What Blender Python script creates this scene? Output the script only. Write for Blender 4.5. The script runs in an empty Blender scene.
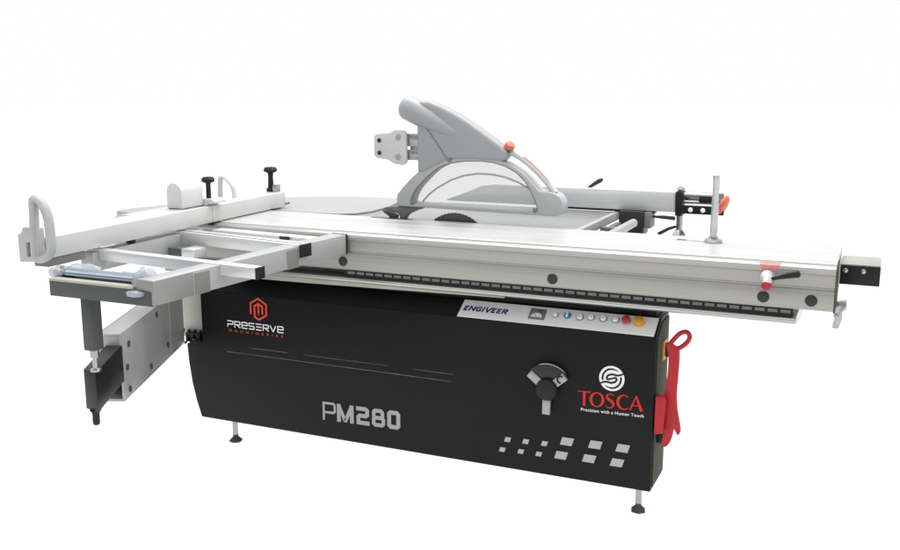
import bpy, bmesh, math, random
from mathutils import Vector, Matrix
random.seed(7)
S = bpy.context.scene
COL = S.collection
R = math.radians

# ------------------------------------------------------------------ camera
cam_d = bpy.data.cameras.new('camera')
cam_d.sensor_fit = 'HORIZONTAL'; cam_d.sensor_width = 36.0
cam_d.lens = 971.0 / 900.0 * 36.0
cam_d.clip_start = 0.05; cam_d.clip_end = 2000.0
cam = bpy.data.objects.new('camera', cam_d); COL.objects.link(cam)
cam.location = (1.5, -2.94, 1.4)
cam.rotation_euler = (R(90 - 11.185), 0, R(23.967))
S.camera = cam

# ------------------------------------------------------------------ white studio
W = bpy.data.worlds.new('World'); S.world = W; W.use_nodes = True
bg = W.node_tree.nodes['Background']
bg.inputs[1].default_value = 1.0
# all white; dim low and bright upper bands towards -Y added for metal contrast
wn_ = W.node_tree
def wnode(t, **k):
    n_ = wn_.nodes.new(t)
    for a_, v_ in k.items(): setattr(n_, a_, v_)
    return n_
w_tc = wnode('ShaderNodeTexCoord'); w_sp = wnode('ShaderNodeSeparateXYZ'); wn_.links.new(w_tc.outputs['Generated'], w_sp.inputs[0])
w_up = wnode('ShaderNodeMapRange', interpolation_type='SMOOTHSTEP'); wn_.links.new(w_sp.outputs[2], w_up.inputs[0])
for i_, v_ in zip((1, 2, 3, 4), (0.22, 0.48, 0.30, 1.45)): w_up.inputs[i_].default_value = v_
w_bk = wnode('ShaderNodeMapRange', interpolation_type='SMOOTHSTEP'); wn_.links.new(w_sp.outputs[1], w_bk.inputs[0])
for i_, v_ in zip((1, 2, 3, 4), (-0.15, -0.45, 0.0, 1.0)): w_bk.inputs[i_].default_value = v_
w_mx = wnode('ShaderNodeMix', data_type='FLOAT'); wn_.links.new(w_bk.outputs[0], w_mx.inputs[0]); w_mx.inputs[2].default_value = 0.998
wn_.links.new(w_up.outputs[0], w_mx.inputs[3]); wn_.links.new(w_mx.outputs[0], bg.inputs[0])

def area(name, loc, target, size, power, color=(1, 1, 1)):
    d = bpy.data.lights.new(name, 'AREA'); d.shape = 'RECTANGLE'
    d.size, d.size_y = size; d.energy = power; d.color = color
    o = bpy.data.objects.new(name, d); COL.objects.link(o)
    o.location = loc
    o.rotation_euler = (Vector(target) - Vector(loc)).to_track_quat('-Z', 'Y').to_euler()
    return o
area('softbox_overhead', (0.1, 1.0, 4.0), (0.1, 0.55, 0.8), (4.6, 2.2), 180)

S.view_settings.view_transform = 'Standard'
S.view_settings.look = 'None'
S.view_settings.exposure = 0.0
S.view_settings.gamma = 1.0
S.render.engine = 'CYCLES'
S.cycles.max_bounces = 8
S.cycles.transparent_max_bounces = 16

# ------------------------------------------------------------------ materials
def mat(name, col, rough=0.45, metal=0.0, spec=0.5, var=0.0, vscale=8.0, brushed=None, bump=0.0,
        bscale=250.0, emit=None, coat=0.0):
    m = bpy.data.materials.new(name); m.use_nodes = True
    nt = m.node_tree; p = nt.nodes['Principled BSDF']
    p.inputs['Base Color'].default_value = (*col, 1)
    p.inputs['Roughness'].default_value = rough
    p.inputs['Metallic'].default_value = metal
    p.inputs['Specular IOR Level'].default_value = spec
    p.inputs['Coat Weight'].default_value = coat
    if emit:
        p.inputs['Emission Color'].default_value = (1, 1, 1, 1)
        p.inputs['Emission Strength'].default_value = emit
    tc = nt.nodes.new('ShaderNodeTexCoord')
    if var > 0:
        mp = nt.nodes.new('ShaderNodeMapping')
        if brushed: mp.inputs['Scale'].default_value = brushed
        nz = nt.nodes.new('ShaderNodeTexNoise'); nz.inputs['Scale'].default_value = vscale
        nz.inputs['Detail'].default_value = 6; nz.inputs['Roughness'].default_value = 0.65
        nt.links.new(tc.outputs['Object'], mp.inputs[0]); nt.links.new(mp.outputs[0], nz.inputs['Vector'])
        mr = nt.nodes.new('ShaderNodeMapRange')
        mr.inputs[1].default_value = 0.3; mr.inputs[2].default_value = 0.7
        mr.inputs[3].default_value = 1 - var; mr.inputs[4].default_value = 1 + var * 0.6
        nt.links.new(nz.outputs[0], mr.inputs[0])
        vm = nt.nodes.new('ShaderNodeVectorMath'); vm.operation = 'SCALE'
        vm.inputs[0].default_value = col
        nt.links.new(mr.outputs[0], vm.inputs['Scale']); nt.links.new(vm.outputs[0], p.inputs['Base Color'])
        mr2 = nt.nodes.new('ShaderNodeMapRange')
        mr2.inputs[1].default_value = 0.3; mr2.inputs[2].default_value = 0.7
        mr2.inputs[3].default_value = max(0.02, rough - 0.08); mr2.inputs[4].default_value = rough + 0.1
        nt.links.new(nz.outputs[0], mr2.inputs[0]); nt.links.new(mr2.outputs[0], p.inputs['Roughness'])
    if bump > 0:
        n2 = nt.nodes.new('ShaderNodeTexNoise'); n2.inputs['Scale'].default_value = bscale
        n2.inputs['Detail'].default_value = 3
        b = nt.nodes.new('ShaderNodeBump'); b.inputs['Strength'].default_value = bump
        b.inputs['Distance'].default_value = 0.001
        nt.links.new(tc.outputs['Object'], n2.inputs['Vector'])
        nt.links.new(n2.outputs[0], b.inputs['Height']); nt.links.new(b.outputs[0], p.inputs['Normal'])
    return m

M = {}
M['floor'] = mat('glowing_white_floor', (0.2, 0.2, 0.2), 0.9, spec=0.0, emit=0.96)  # glow added to the floor to wash out the machine's shadows
M['black_paint'] = mat('black_powder_coat', (0.0105, 0.0115, 0.011), 0.45, spec=0.14, var=0.22, vscale=2.2, bump=0.12, bscale=420)
M['dark_side'] = mat('charcoal_paint', (0.085, 0.085, 0.070), 0.7, spec=0.05, var=0.15, vscale=5)
M['cream'] = mat('cream_paint', (0.56, 0.565, 0.51), 0.45, spec=0.3, var=0.06, vscale=4)
M['alu'] = mat('anodised_aluminium', (0.66, 0.67, 0.675), 0.32, metal=0.4, var=0.05, vscale=4, brushed=(1, 1, 14))
M['fence'] = mat('white_fence_aluminium', (0.585, 0.59, 0.58), 0.38, metal=0.15, spec=0.3, var=0.05, vscale=4, brushed=(6, 1, 6))
M['alu_y'] = mat('anodised_beam_aluminium', (0.40, 0.405, 0.405), 0.38, metal=0.2, var=0.05, vscale=4, brushed=(6, 1, 6))
M['carriage'] = mat('carriage_aluminium', (0.385, 0.38, 0.355), 0.32, metal=0.45, var=0.09, vscale=3, brushed=(0.5, 10, 26))
M['lit_top'] = mat('lit_top_aluminium', (0.52, 0.525, 0.52), 0.34, metal=0.3, var=0.06, vscale=4, brushed=(0.5, 14, 1))  # paler than the carriage: light on its top put into the colour
M['beam_end'] = mat('darker_beam_aluminium', (0.27, 0.275, 0.265), 0.4, metal=0.2, var=0.06, vscale=8)  # darker grey for the near length of the side beam
M['rail'] = mat('ground_steel_rail', (0.46, 0.46, 0.445), 0.2, metal=0.9, var=0.22, vscale=3, brushed=(0.7, 16, 40))
M['cast'] = mat('machined_cast_iron', (0.30, 0.305, 0.31), 0.33, metal=0.5, var=0.08, vscale=5, brushed=(1, 14, 1))
M['cast_pale'] = mat('machined_table_plate', (0.335, 0.345, 0.345), 0.42, metal=0.2, var=0.02, vscale=4)
M['steel_grey'] = mat('grey_painted_steel', (0.078, 0.085, 0.081), 0.5, spec=0.25, var=0.1, vscale=6)
M['arm'] = mat('grey_arm_paint', (0.44, 0.445, 0.44), 0.36, metal=0.3, spec=0.35, var=0.08, vscale=4, brushed=(6, 1, 1))
M['mid_grey'] = mat('mid_grey_plastic', (0.19, 0.195, 0.185), 0.5, spec=0.3, var=0.06)
M['guard'] = mat('grey_guard_plastic', (0.315, 0.325, 0.335), 0.34, spec=0.45, var=0.04, vscale=6)
M['guard_pale'] = mat('pale_guard_plastic', (0.55, 0.555, 0.555), 0.35, spec=0.45, var=0.04, vscale=6)
M['guard_mid'] = mat('light_grey_guard_plastic', (0.40, 0.41, 0.415), 0.32, spec=0.45, var=0.04, vscale=6)
M['white_plastic'] = mat('white_plastic', (0.60, 0.61, 0.605), 0.4, spec=0.4, var=0.04)
M['grey_white'] = mat('pale_cast_handle', (0.43, 0.435, 0.43), 0.4, spec=0.4, var=0.08, vscale=20)
M['black_plastic'] = mat('black_plastic', (0.014, 0.014, 0.014), 0.4, spec=0.25)
M['dark_plastic'] = mat('dark_plastic', (0.03, 0.031, 0.03), 0.35, spec=0.3)
M['tray'] = mat('galvanised_tray', (0.40, 0.43, 0.47), 0.4, metal=0.3, var=0.2, vscale=14)
M['chrome'] = mat('polished_steel', (0.55, 0.56, 0.57), 0.16, metal=0.9, var=0.2, vscale=6, brushed=(1, 1, 8))
M['roller'] = mat('blue_steel_roller', (0.40, 0.46, 0.55), 0.10, metal=0.97, var=0.15, vscale=6)
M['zinc'] = mat('zinc_plated_steel', (0.42, 0.43, 0.43), 0.22, metal=0.85, var=0.15, vscale=30)
M['blade'] = mat('saw_blade_steel', (0.09, 0.09, 0.092), 0.35, metal=0.6, var=0.2, vscale=30)
M['red'] = mat('red_plastic', (0.44, 0.016, 0.024), 0.38, spec=0.35, var=0.12, vscale=14)
M['red_button'] = mat('red_button', (0.52, 0.03, 0.03), 0.35)
M['orange'] = mat('orange_plastic', (0.60, 0.13, 0.07), 0.4, var=0.1, vscale=40)
M['pink'] = mat('pink_tint', (0.82, 0.40, 0.40), 0.5, spec=0.2, var=0.15, vscale=60)
M['yellow'] = mat('yellow_plastic', (0.72, 0.38, 0.03), 0.4, var=0.12, vscale=40)
M['blue'] = mat('blue_button', (0.05, 0.22, 0.45), 0.35)
M['panel_white'] = mat('white_panel', (0.90, 0.90, 0.91), 0.45, spec=0.3)
M['ink_white'] = mat('white_ink', (0.86, 0.86, 0.86), 0.5, spec=0.1)
M['ink_grey'] = mat('grey_ink', (0.38, 0.385, 0.37), 0.5, spec=0.1)
M['ink_red'] = mat('red_ink', (0.60, 0.035, 0.030), 0.5, spec=0.1)
M['ink_coral'] = mat('coral_ink', (0.74, 0.085, 0.05), 0.5, spec=0.1)
M['ink_navy'] = mat('navy_ink', (0.035, 0.035, 0.16), 0.5, spec=0.1)
M['decal'] = mat('silver_decal', (0.42, 0.43, 0.42), 0.45, spec=0.2)
M['spoke'] = mat('brushed_spoke', (0.36, 0.365, 0.36), 0.3, metal=0.5, var=0.12, vscale=30)
M['seam'] = mat('seam_highlight', (0.14, 0.14, 0.135), 0.5, spec=0.2, var=0.7, vscale=9, brushed=(1, 1, 1))  # pale line colour painting the highlight along the panel crease
M['beige'] = mat('beige_strip', (0.42, 0.41, 0.35), 0.5, spec=0.2, var=0.1, vscale=10)

def clear(name, alpha, col, rough):
    m = bpy.data.materials.new(name); m.use_nodes = True
    nt = m.node_tree; p = nt.nodes['Principled BSDF']
    p.inputs['Base Color'].default_value = (*col, 1); p.inputs['Roughness'].default_value = rough
    p.inputs['Alpha'].default_value = alpha
    return m
M['clear'] = clear('clear_polycarbonate', 0.26, (0.42, 0.43, 0.43), 0.05)
M['pink_tint'] = clear('pink_clear_smear', 0.45, (0.85, 0.25, 0.25), 0.4)
M['film'] = clear('plastic_film', 0.62, (0.52, 0.57, 0.64), 0.12)

# ------------------------------------------------------------------ mesh helpers
class MB:
    """collects shapes and links them as one mesh object"""
    def __init__(s): s.bm = bmesh.new(); s.mi = 0
    def _mark(s, faces):
        for f in faces: f.material_index = s.mi
        return s
    def prism(s, pts, fn, a, b):
        n = len(pts)
        va = [s.bm.verts.new(fn(p, a)) for p in pts]; vb = [s.bm.verts.new(fn(p, b)) for p in pts]
        fs = [s.bm.faces.new(va), s.bm.faces.new(vb[::-1])]
        for i in range(n):
            j = (i + 1) % n
            fs.append(s.bm.faces.new((va[j], va[i], vb[i], vb[j])))
        bmesh.ops.recalc_face_normals(s.bm, faces=fs)
        return s._mark(fs)
    def xy(s, pts, z0, z1): return s.prism(pts, lambda p, t: (p[0], p[1], t), z0, z1)
    def xz(s, pts, y0, y1): return s.prism(pts, lambda p, t: (p[0], t, p[1]), y0, y1)
    def yz(s, pts, x0, x1): return s.prism(pts, lambda p, t: (t, p[0], p[1]), x0, x1)
    def box(s, x0, x1, y0, y1, z0, z1): return s.xy([(x0, y0), (x1, y0), (x1, y1), (x0, y1)], z0, z1)
    def bar(s, p0, p1, w, z0, z1):
        """straight bar on the plan line p0-p1, width w to its left"""
        d = Vector((p1[0]-p0[0], p1[1]-p0[1])).normalized(); n = Vector((-d.y, d.x)) * w
        return s.xy([p0, p1, (p1[0]+n.x, p1[1]+n.y), (p0[0]+n.x, p0[1]+n.y)], z0, z1)
    def hole_xz(s, outer, inner, y0, y1):
        b = s.bm; es = []
        for loop in (outer, inner):
            vs = [b.verts.new((p[0], y0, p[1])) for p in loop]
            es += [b.edges.new((vs[i], vs[(i+1) % len(vs)])) for i in range(len(vs))]
        r = bmesh.ops.triangle_fill(b, use_beauty=True, edges=es)
        fs = [g for g in r['geom'] if isinstance(g, bmesh.types.BMFace)]
        bmesh.ops.dissolve_limit(b, angle_limit=0.01, verts=list({v for f in fs for v in f.verts}), edges=list({e for f in fs for e in f.edges}))
        fs = [f for f in b.faces if f.is_valid and all(abs(v.co.y - y0) < 1e-6 for v in f.verts)]
        e = bmesh.ops.extrude_face_region(b, geom=fs)
        nv = [g for g in e['geom'] if isinstance(g, bmesh.types.BMVert)]
        bmesh.ops.translate(b, verts=nv, vec=(0, y1 - y0, 0))
        bmesh.ops.recalc_face_normals(b, faces=b.faces)
        return s
    def cone(s, p0, p1, r0, r1=None, seg=24, caps=True):
        r1 = r0 if r1 is None else r1
        p0, p1 = Vector(p0), Vector(p1); d = (p1 - p0).normalized()
        u = d.orthogonal().normalized(); v = d.cross(u)
        A, B = [], []
        for k in range(seg):
            t = 2 * math.pi * k / seg; w = u * math.cos(t) + v * math.sin(t)
            A.append(s.bm.verts.new(p0 + w * r0)); B.append(s.bm.verts.new(p1 + w * r1))
        fs = [s.bm.faces.new((A[k], A[(k+1) % seg], B[(k+1) % seg], B[k])) for k in range(seg)]
        if caps: fs += [s.bm.faces.new(A[::-1]), s.bm.faces.new(B)]
        bmesh.ops.recalc_face_normals(s.bm, faces=fs)
        return s._mark(fs)
    def lathe(s, base, axis, prof, seg=28):
        """prof: list of (radius, distance along axis)"""
        base, d = Vector(base), Vector(axis).normalized(); u = d.orthogonal().normalized(); v = d.cross(u)
        rings = []
        for r, h in prof:
            rings.append([s.bm.verts.new(base + d*h + (u*math.cos(2*math.pi*k/seg) + v*math.sin(2*math.pi*k/seg))*max(r, 1e-4)) for k in range(seg)])
        fs = []
        for a, b in zip(rings, rings[1:]):
            fs += [s.bm.faces.new((a[k], a[(k+1) % seg], b[(k+1) % seg], b[k])) for k in range(seg)]
        fs += [s.bm.faces.new(rings[0][::-1]), s.bm.faces.new(rings[-1])]
        bmesh.ops.recalc_face_normals(s.bm, faces=fs)
        return s._mark(fs)
    def tube(s, pts, r, seg=12, closed=False, flat=1.0, up=(0, 1, 0)):
        """round (or flattened) rod through pts; r may be a list"""
        P = [Vector(p) for p in pts]; n = len(P); rr = r if isinstance(r, (list, tuple)) else [r]*n
        up = Vector(up); rings = []
        for i in range(n):
            a = P[(i-1) % n] if (closed or i > 0) else P[i]; b = P[(i+1) % n] if (closed or i < n-1) else P[i]
            d = (b - a).normalized(); u = up - d*up.dot(d)
            u = u.normalized() if u.length > 1e-5 else d.orthogonal().normalized()
            v = d.cross(u)
            rings.append([s.bm.verts.new(P[i] + (u*math.cos(2*math.pi*k/seg)*flat + v*math.sin(2*math.pi*k/seg))*rr[i]) for k in range(seg)])
        fs = []
        for i in range(n if closed else n-1):
            a, b = rings[i], rings[(i+1) % n]
            fs += [s.bm.faces.new((a[k], a[(k+1) % seg], b[(k+1) % seg], b[k])) for k in range(seg)]
        if not closed: fs += [s.bm.faces.new(rings[0][::-1]), s.bm.faces.new(rings[-1])]
        bmesh.ops.recalc_face_normals(s.bm, faces=fs)
        return s._mark(fs)
    def strip(s, pts, w, fn, closed=False):
        """flat printed stroke through 2D pts with mitred joins; w may be a list"""
        P = [Vector(p) for p in pts]; n = len(P); ww = w if isinstance(w, (list, tuple)) else [w]*n
        L, Q = [], []
        for i in range(n):
            a = P[(i-1) % n] if (closed or i > 0) else None; b = P[(i+1) % n] if (closed or i < n-1) else None
            d1 = (P[i]-a).normalized() if a is not None else (b-P[i]).normalized()
            d2 = (b-P[i]).normalized() if b is not None else d1
            n1, n2 = Vector((-d1.y, d1.x)), Vector((-d2.y, d2.x)); m = (n1+n2)
            m = m.normalized() if m.length > 1e-4 else n1
            k = ww[i] / 2 / max(0.45, m.dot(n1))
            L.append(s.bm.verts.new(fn(P[i] + m*k))); Q.append(s.bm.verts.new(fn(P[i] - m*k)))
        fs = []
        for i in range(n if closed else n-1):
            j = (i+1) % n
            fs.append(s.bm.faces.new((L[i], L[j], Q[j], Q[i])))
        return s._mark(fs)
    def poly(s, pts, fn):
        return s._mark([s.bm.faces.new([s.bm.verts.new(fn(Vector(p))) for p in pts])])
    def build(s, name, m, parent=None, bevel=0.0, seg=2, smooth=35, sub=0):
        b = s.bm
        if bevel > 0:
            es = [e for e in b.edges if len(e.link_faces) == 2 and e.calc_face_angle(0) > R(30)]
            bmesh.ops.bevel(b, geom=es, offset=bevel, offset_type='OFFSET', segments=seg, profile=0.5, affect='EDGES', clamp_overlap=True)
        for f in b.faces: f.smooth = True
        for e in b.edges: e.smooth = not (len(e.link_faces) != 2 or e.calc_face_angle(0) > R(smooth))
        me = bpy.data.meshes.new(name); b.to_mesh(me); b.free()
        for q in (m if isinstance(m, (list, tuple)) else [m]): me.materials.append(M[q])
        o = bpy.data.objects.new(name, me); COL.objects.link(o)
        if parent is not None:
            o.parent = parent
            o.matrix_parent_inverse = WORLD[parent.name].inverted()
        WORLD[o.name] = Matrix.Identity(4)
        return o
WORLD = {}
def thing(name, loc, label, cat, group=None):
    o = bpy.data.objects.new(name, None); COL.objects.link(o); o.location = loc
    o.empty_display_size = 0.1
    o['label'] = label; o['category'] = cat
    if group: o['group'] = group
    WORLD[o.name] = Matrix.Translation(loc)
    return o
def arc(cx, cy, r, a0, a1, n=14, ry=None):
    ry = r if ry is None else ry
    return [(cx + r*math.cos(R(a0+(a1-a0)*k/n)), cy + ry*math.sin(R(a0+(a1-a0)*k/n))) for k in range(n+1)]

def smooth(pts, n=6, closed=False):
    P = [Vector(p) for p in pts]; N = len(P); out = []
    for i in range(N if closed else N-1):
        g = (lambda k: P[k % N]) if closed else (lambda k: P[min(max(k, 0), N-1)])
        p0, p1, p2, p3 = g(i-1), g(i), g(i+1), g(i+2)
        for j in range(n):
            t = j/n
            out.append(tuple(0.5*((2*p1) + (p2-p0)*t + (2*p0-5*p1+4*p2-p3)*t*t + (3*p1-p0-3*p2+p3)*t**3)))
    if not closed: out.append(tuple(P[-1]))
    return out

LAYER = [0]
def front(y0=-0.0012):
    LAYER[0] += 1
    e = 0.00006 * (LAYER[0] % 9)
    return lambda p: (p[0], y0 - e, p[1])
def slope_pt(off=0.0):
    """x, distance up the slanted control face -> point, lifted by off"""
    LAYER[0] += 1
    e = off + 0.00006 * (LAYER[0] % 9)
    return lambda p: (p[0], p[1]*0.8 - 0.6*e, 0.622 + p[1]*0.6 + 0.8*e)

def text_mesh(name, body, m, parent, x0, x1, y0, y1, fn, bold=0.0, shear=0.0, space=1.0, skew=0.0):
    """built-in font lettering fitted into the rectangle x0..x1, y0..y1"""
    cu = bpy.data.curves.new(name, 'FONT'); cu.body = body; cu.size = 1.0; cu.offset = bold
    cu.shear = shear; cu.space_character = space; cu.fill_mode = 'FRONT'; cu.resolution_u = 6
    t = bpy.data.objects.new(name, cu); COL.objects.link(t)
    dg = bpy.context.evaluated_depsgraph_get(); dg.update()
    me = bpy.data.meshes.new_from_object(t.evaluated_get(dg))
    bpy.data.objects.remove(t); bpy.data.curves.remove(cu)
    xs = [v.co.x for v in me.vertices]; ys = [v.co.y for v in me.vertices]
    ax, bx, ay, by = min(xs), max(xs), min(ys), max(ys)
    for v in me.vertices:
        u = (v.co.x-ax)/(bx-ax); w = (v.co.y-ay)/(by-ay)
        v.co = fn((x0 + (x1-x0)*u, y0 + (y1-y0)*w + skew*u))
    me.materials.clear(); me.materials.append(M[m]); me.name = name
    o = bpy.data.objects.new(name, me); COL.objects.link(o); o.parent = parent
    o.matrix_parent_inverse = WORLD[parent.name].inverted(); WORLD[o.name] = Matrix.Identity(4)
    return o

# ------------------------------------------------------------------ setting
f = MB(); f.xy([(60*math.cos(2*math.pi*k/48), 60*math.sin(2*math.pi*k/48)) for k in range(48)], -0.05, 0.0)
floor = f.build('floor', 'floor'); floor['kind'] = 'structure'

# ================================================================== THE SAW
saw = thing('sliding_table_saw', (0, 0.3, 0), 'long black and silver sliding table saw standing on small adjustable feet', 'table saw')

# ---- black cabinet: front shell
cab = MB()
lowL = [(-0.880, 0.107), (-0.900, 0.17), (-0.917, 0.24), (-0.928, 0.32), (-0.933, 0.388)]
cab.xz([(0.898, 0.107), (0.898, 0.622), (-0.857, 0.622), (-0.857, 0.402)] + [(-0.933, 0.402)] + lowL[::-1], 0.0, 0.178)
cab.yz([(0.0, 0.622), (0.062, 0.6685), (0.178, 0.6685), (0.178, 0.622)], -0.857, 0.898)
cabinet = cab.build('cabinet', 'black_paint', saw, bevel=0.003)
side = MB(); side.yz([(0.014, 0.12), (0.014, 0.618), (0.066, 0.656), (0.170, 0.656), (0.170, 0.12)], 0.8985, 0.9025)
side.build('side_cover', 'dark_side', cabinet, bevel=0.001)
e = MB()
e.strip([(-0.745, 0.3895), (-0.5, 0.3898), (0.197, 0.3895)], 0.0022, front(-0.0004))
e.strip([(-0.640, 0.416), (-0.5, 0.4162), (-0.47, 0.416)], 0.0018, front(-0.0004)); e.strip([(-0.40, 0.416), (-0.05, 0.4162)], 0.0015, front(-0.0004)); e.strip([(0.05, 0.416), (0.204, 0.416)], 0.0018, front(-0.0004))
e.build('panel_seam', 'seam', cabinet)

# ---- cream body behind the black shell
b = MB()
b.box(-1.03, -0.93, 0.10, 0.76, 0.395, 0.74)
b.box(-0.93, 0.52, 0.182, 0.76, 0.385, 0.74)
b.box(-0.86, 0.52, 0.182, 0.72, 0.11, 0.385)
b.build('machine_body', 'cream', saw, bevel=0.004)
cb = MB()
for k in range(5):
    x = -1.02 + 0.028*k
    cb.tube([(x, 0.09, 0.43), (x+0.006, 0.07, 0.40-0.008*(k % 2)), (x+0.016, 0.075, 0.375+0.01*(k % 3)), (x+0.03, 0.095, 0.40)], 0.006, 8)
cb.box(-1.0, -0.935, 0.075, 0.099, 0.385, 0.42)
cb.build('cable_bundle', 'black_plastic', saw)

# ---- feet
for x, y in ((-0.77, 0.066), (0.845, 0.077), (-0.72, 0.66), (0.42, 0.66)):
    fm = MB()
    fm.lathe((x, y, 0.0), (0, 0, 1), [(0.026, 0.0), (0.026, 0.006), (0.017, 0.015), (0.011, 0.020), (0.0105, 0.034)], 6)
    ft = fm.build('levelling_foot', 'dark_side', saw, bevel=0.001)
    st = MB(); st.cone((x, y, 0.03), (x, y, 0.108), 0.0105, None, 14); st.build('foot_screw', 'zinc', ft)

# ---- printed marks on the cabinet
def unit(x0, z0, h, fn, skew=0.0):
    return lambda p: fn((x0 + p[0]*h, z0 + p[1]*h + skew*p[0]*h))
# hexagon emblem
g = MB(); fn = unit(-0.590, 0.5705, 0.0435, front()); q = 0.17
g.strip([(-.80, -.50), (-.80, .47), (0, .93), (.80, .47), (.80, -.47), (0, -.93), (-.40, -.70), (-.40, .25), (0, .48), (.40, .25), (.40, -.42)], q, fn)
fn = unit(-0.590, 0.5705, 0.0435, front())
g.strip([(0, .44), (0, -.50)], 0.15, fn)
g.build('hexagon_emblem', 'ink_coral', cabinet)
# maker's name in techno strokes
g = MB(); h = 0.0265; x = -0.7325
G = {'P': [[(0, -.06), (0, .45), (.92, .45), (1, .53), (1, .94), (.92, 1), (-.06, 1)]],
     'R': [[(0, -.06), (0, 1), (.92, 1), (1, .93), (1, .55), (.92, .47), (.1, .47)], [(.42, .40), (1.03, -.04)]],
     'e': [[(.1, .5), (1, .5), (1, .92), (.92, 1), (.08, 1), (0, .92), (0, .08), (.08, 0), (1.05, 0)]],
     'S': [[(1.03, 1), (.08, 1), (0, .92), (0, .58), (.08, .5), (.92, .5), (1, .42), (1, .08), (.92, 0), (-.03, 0)]],
     'E': [[(-.05, 1), (1.03, 1)], [(.05, .5), (1.03, .5)], [(-.05, 0), (1.03, 0)]],
     'V': [[(-.03, 1.04), (.46, .04), (.54, .04), (1.03, 1.04)]]}
adv = 0.2575 / 8
for ch in 'PReSERVe':
    for st in G[ch]:
        fn = front(); g.strip([(p[0]*0.80*h*1.12, p[1]*h*0.84) for p in st], h*0.15, lambda p, x=x, fn=fn: fn((x + p[0], 0.4905 + p[1])))
    x += adv
g.build('maker_lettering', 'ink_white', cabinet)
text_mesh('maker_subtitle', 'MACHINERIES', 'ink_coral', cabinet, -0.728, -0.486, 0.4715, 0.4805, front(), bold=0.012, space=2.4)
# model number
g = MB(); h = 0.0705; x0 = -0.3215; z0 = 0.1765
def ps(pts, w, closed=False):
    fn = front(); g.strip([(p[0]*h, p[1]*h) for p in pts], w*h, lambda p: fn((x0 + p[0], z0 + p[1] + p[0]*0.02)), closed)
ps([(.065, 0), (.065, .935), (.66, .935), (.735, .86), (.735, .52), (.66, .44), (.14, .44)], .13)
ps([(.975, 0), (.975, .98)], .225); ps([(1.745, 0), (1.745, .98)], .225)
ps([(.965, .96), (1.335, .12), (1.385, .12), (1.755, .96)], .20)
ps([(2.01, .875), (2.57, .875), (2.66, .80), (2.66, .57), (2.57, .50), (2.22, .50), (2.135, .42), (2.135, .12), (2.78, .12)], .22)
c8 = lambda x: [(x+.10, .12), (x+.48, .12), (x+.57, .20), (x+.57, .42), (x+.50, .50), (x+.08, .50), (x+.01, .42), (x+.01, .20)]
ps([(a+.06, b_) for a, b_ in c8(2.96)], .205, True); ps([(3.08, .50), (3.04, .57), (3.04, .80), (3.12, .88), (3.46, .88), (3.54, .80), (3.54, .57), (3.49, .50)], .205)
ps([(4.00, .12), (4.36, .12), (4.44, .20), (4.44, .80), (4.36, .88), (4.00, .88), (3.92, .80), (3.92, .20)], .225, True)
g.build('model_lettering', 'ink_grey', cabinet)
# round emblem and name at the right
g = MB(); g.poly(arc(0.7605, 0.4715, 0.0415, 0, 360, 48)[:-1], front()); em = g.build('round_emblem', 'ink_white', cabinet)
g = MB(); k = 0.0415/117
E_ = lambda pts: [(0.7605 + (a-385)*k, 0.4715 - (b_-168)*k) for a, b_ in pts]
g.strip(E_([(445, 98), (420, 84), (385, 78), (350, 86), (322, 108), (304, 140), (299, 172), (303, 190)]), [4*k, 10*k, 15*k, 16*k, 16*k, 16*k, 16*k, 16*k], front(-0.0026))
g.strip(E_([(325, 238), (350, 252), (385, 258), (420, 250), (448, 228), (466, 196), (471, 164), (467, 146)]), [4*k, 10*k, 15*k, 16*k, 16*k, 16*k, 16*k, 16*k], front(-0.0026))
g.strip(E_([(503, 104), (470, 124), (440, 133), (385, 127), (352, 140), (338, 162), (346, 184)]), [14*k, 15*k, 16*k, 17*k, 17*k, 17*k, 15*k], front(-0.0026))
g.strip(E_([(267, 232), (300, 212), (330, 203), (385, 209), (418, 196), (432, 174), (424, 152)]), [14*k, 15*k, 16*k, 17*k, 17*k, 17*k, 15*k], front(-0.0026))
g.strip(E_([(346, 182), (385, 168), (424, 154)]), [17*k, 14*k, 17*k], front(-0.0026))
g.build('emblem_swirl', 'black_paint', em)
g = MB(); h = 0.0495; x0 = 0.651; z0 = 0.368
def ts(pts, w):
    fn = front(); g.strip([(p[0]*h, p[1]*h) for p in pts], [a*h for a in w] if isinstance(w, list) else w*h, lambda p: fn((x0 + p[0], z0 + p[1] + p[0]*0.035)))
ts([(0, .955), (.06, .96), (.77, .96), (.83, .955)], [.13, .075, .075, .13])
ts([(.415, .93), (.415, .12), (.415, 0)], [.19, .17, .24])
def ring(cx, cy, rx, ry, wx, wy):
    n = 40; fn = front()
    P = [(cx + rx*math.cos(2*math.pi*i/n), cy + ry*math.sin(2*math.pi*i/n)) for i in range(n)]
    W_ = [(wy + (wx-wy)*abs(math.cos(2*math.pi*i/n))**1.5)*h for i in range(n)]
    g.strip([(p[0]*h, p[1]*h) for p in P], W_, lambda p: fn((x0 + p[0], z0 + p[1] + p[0]*0.035)), True)
ring(1.27, .49, .405, .47, .19, .07)
S_ = [(2.40, .85), (2.31, .93), (2.16, .965), (2.01, .93), (1.93, .82), (1.95, .69), (2.08, .58), (2.25, .47), (2.37, .35), (2.38, .20), (2.29, .07), (2.13, .015), (1.97, .04), (1.86, .13)]
ts(S_, [.05, .06, .075, .09, .13, .17, .19, .19, .17, .13, .09, .075, .06, .05])
C_ = arc(3.06, .49, .40, 48, 312, 26, .47)
ts(C_, [.05] + [(.07 + .12*max(0, -math.cos(R(48+264*i/26)))**1.2) for i in range(1, 26)] + [.05])
ts([(3.46, 0), (3.86, .99)], [.10, .07]); ts([(3.84, .99), (4.18, .12), (4.24, 0)], [.12, .19, .24]); ts([(3.62, .34), (4.06, .34)], .07)
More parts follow.
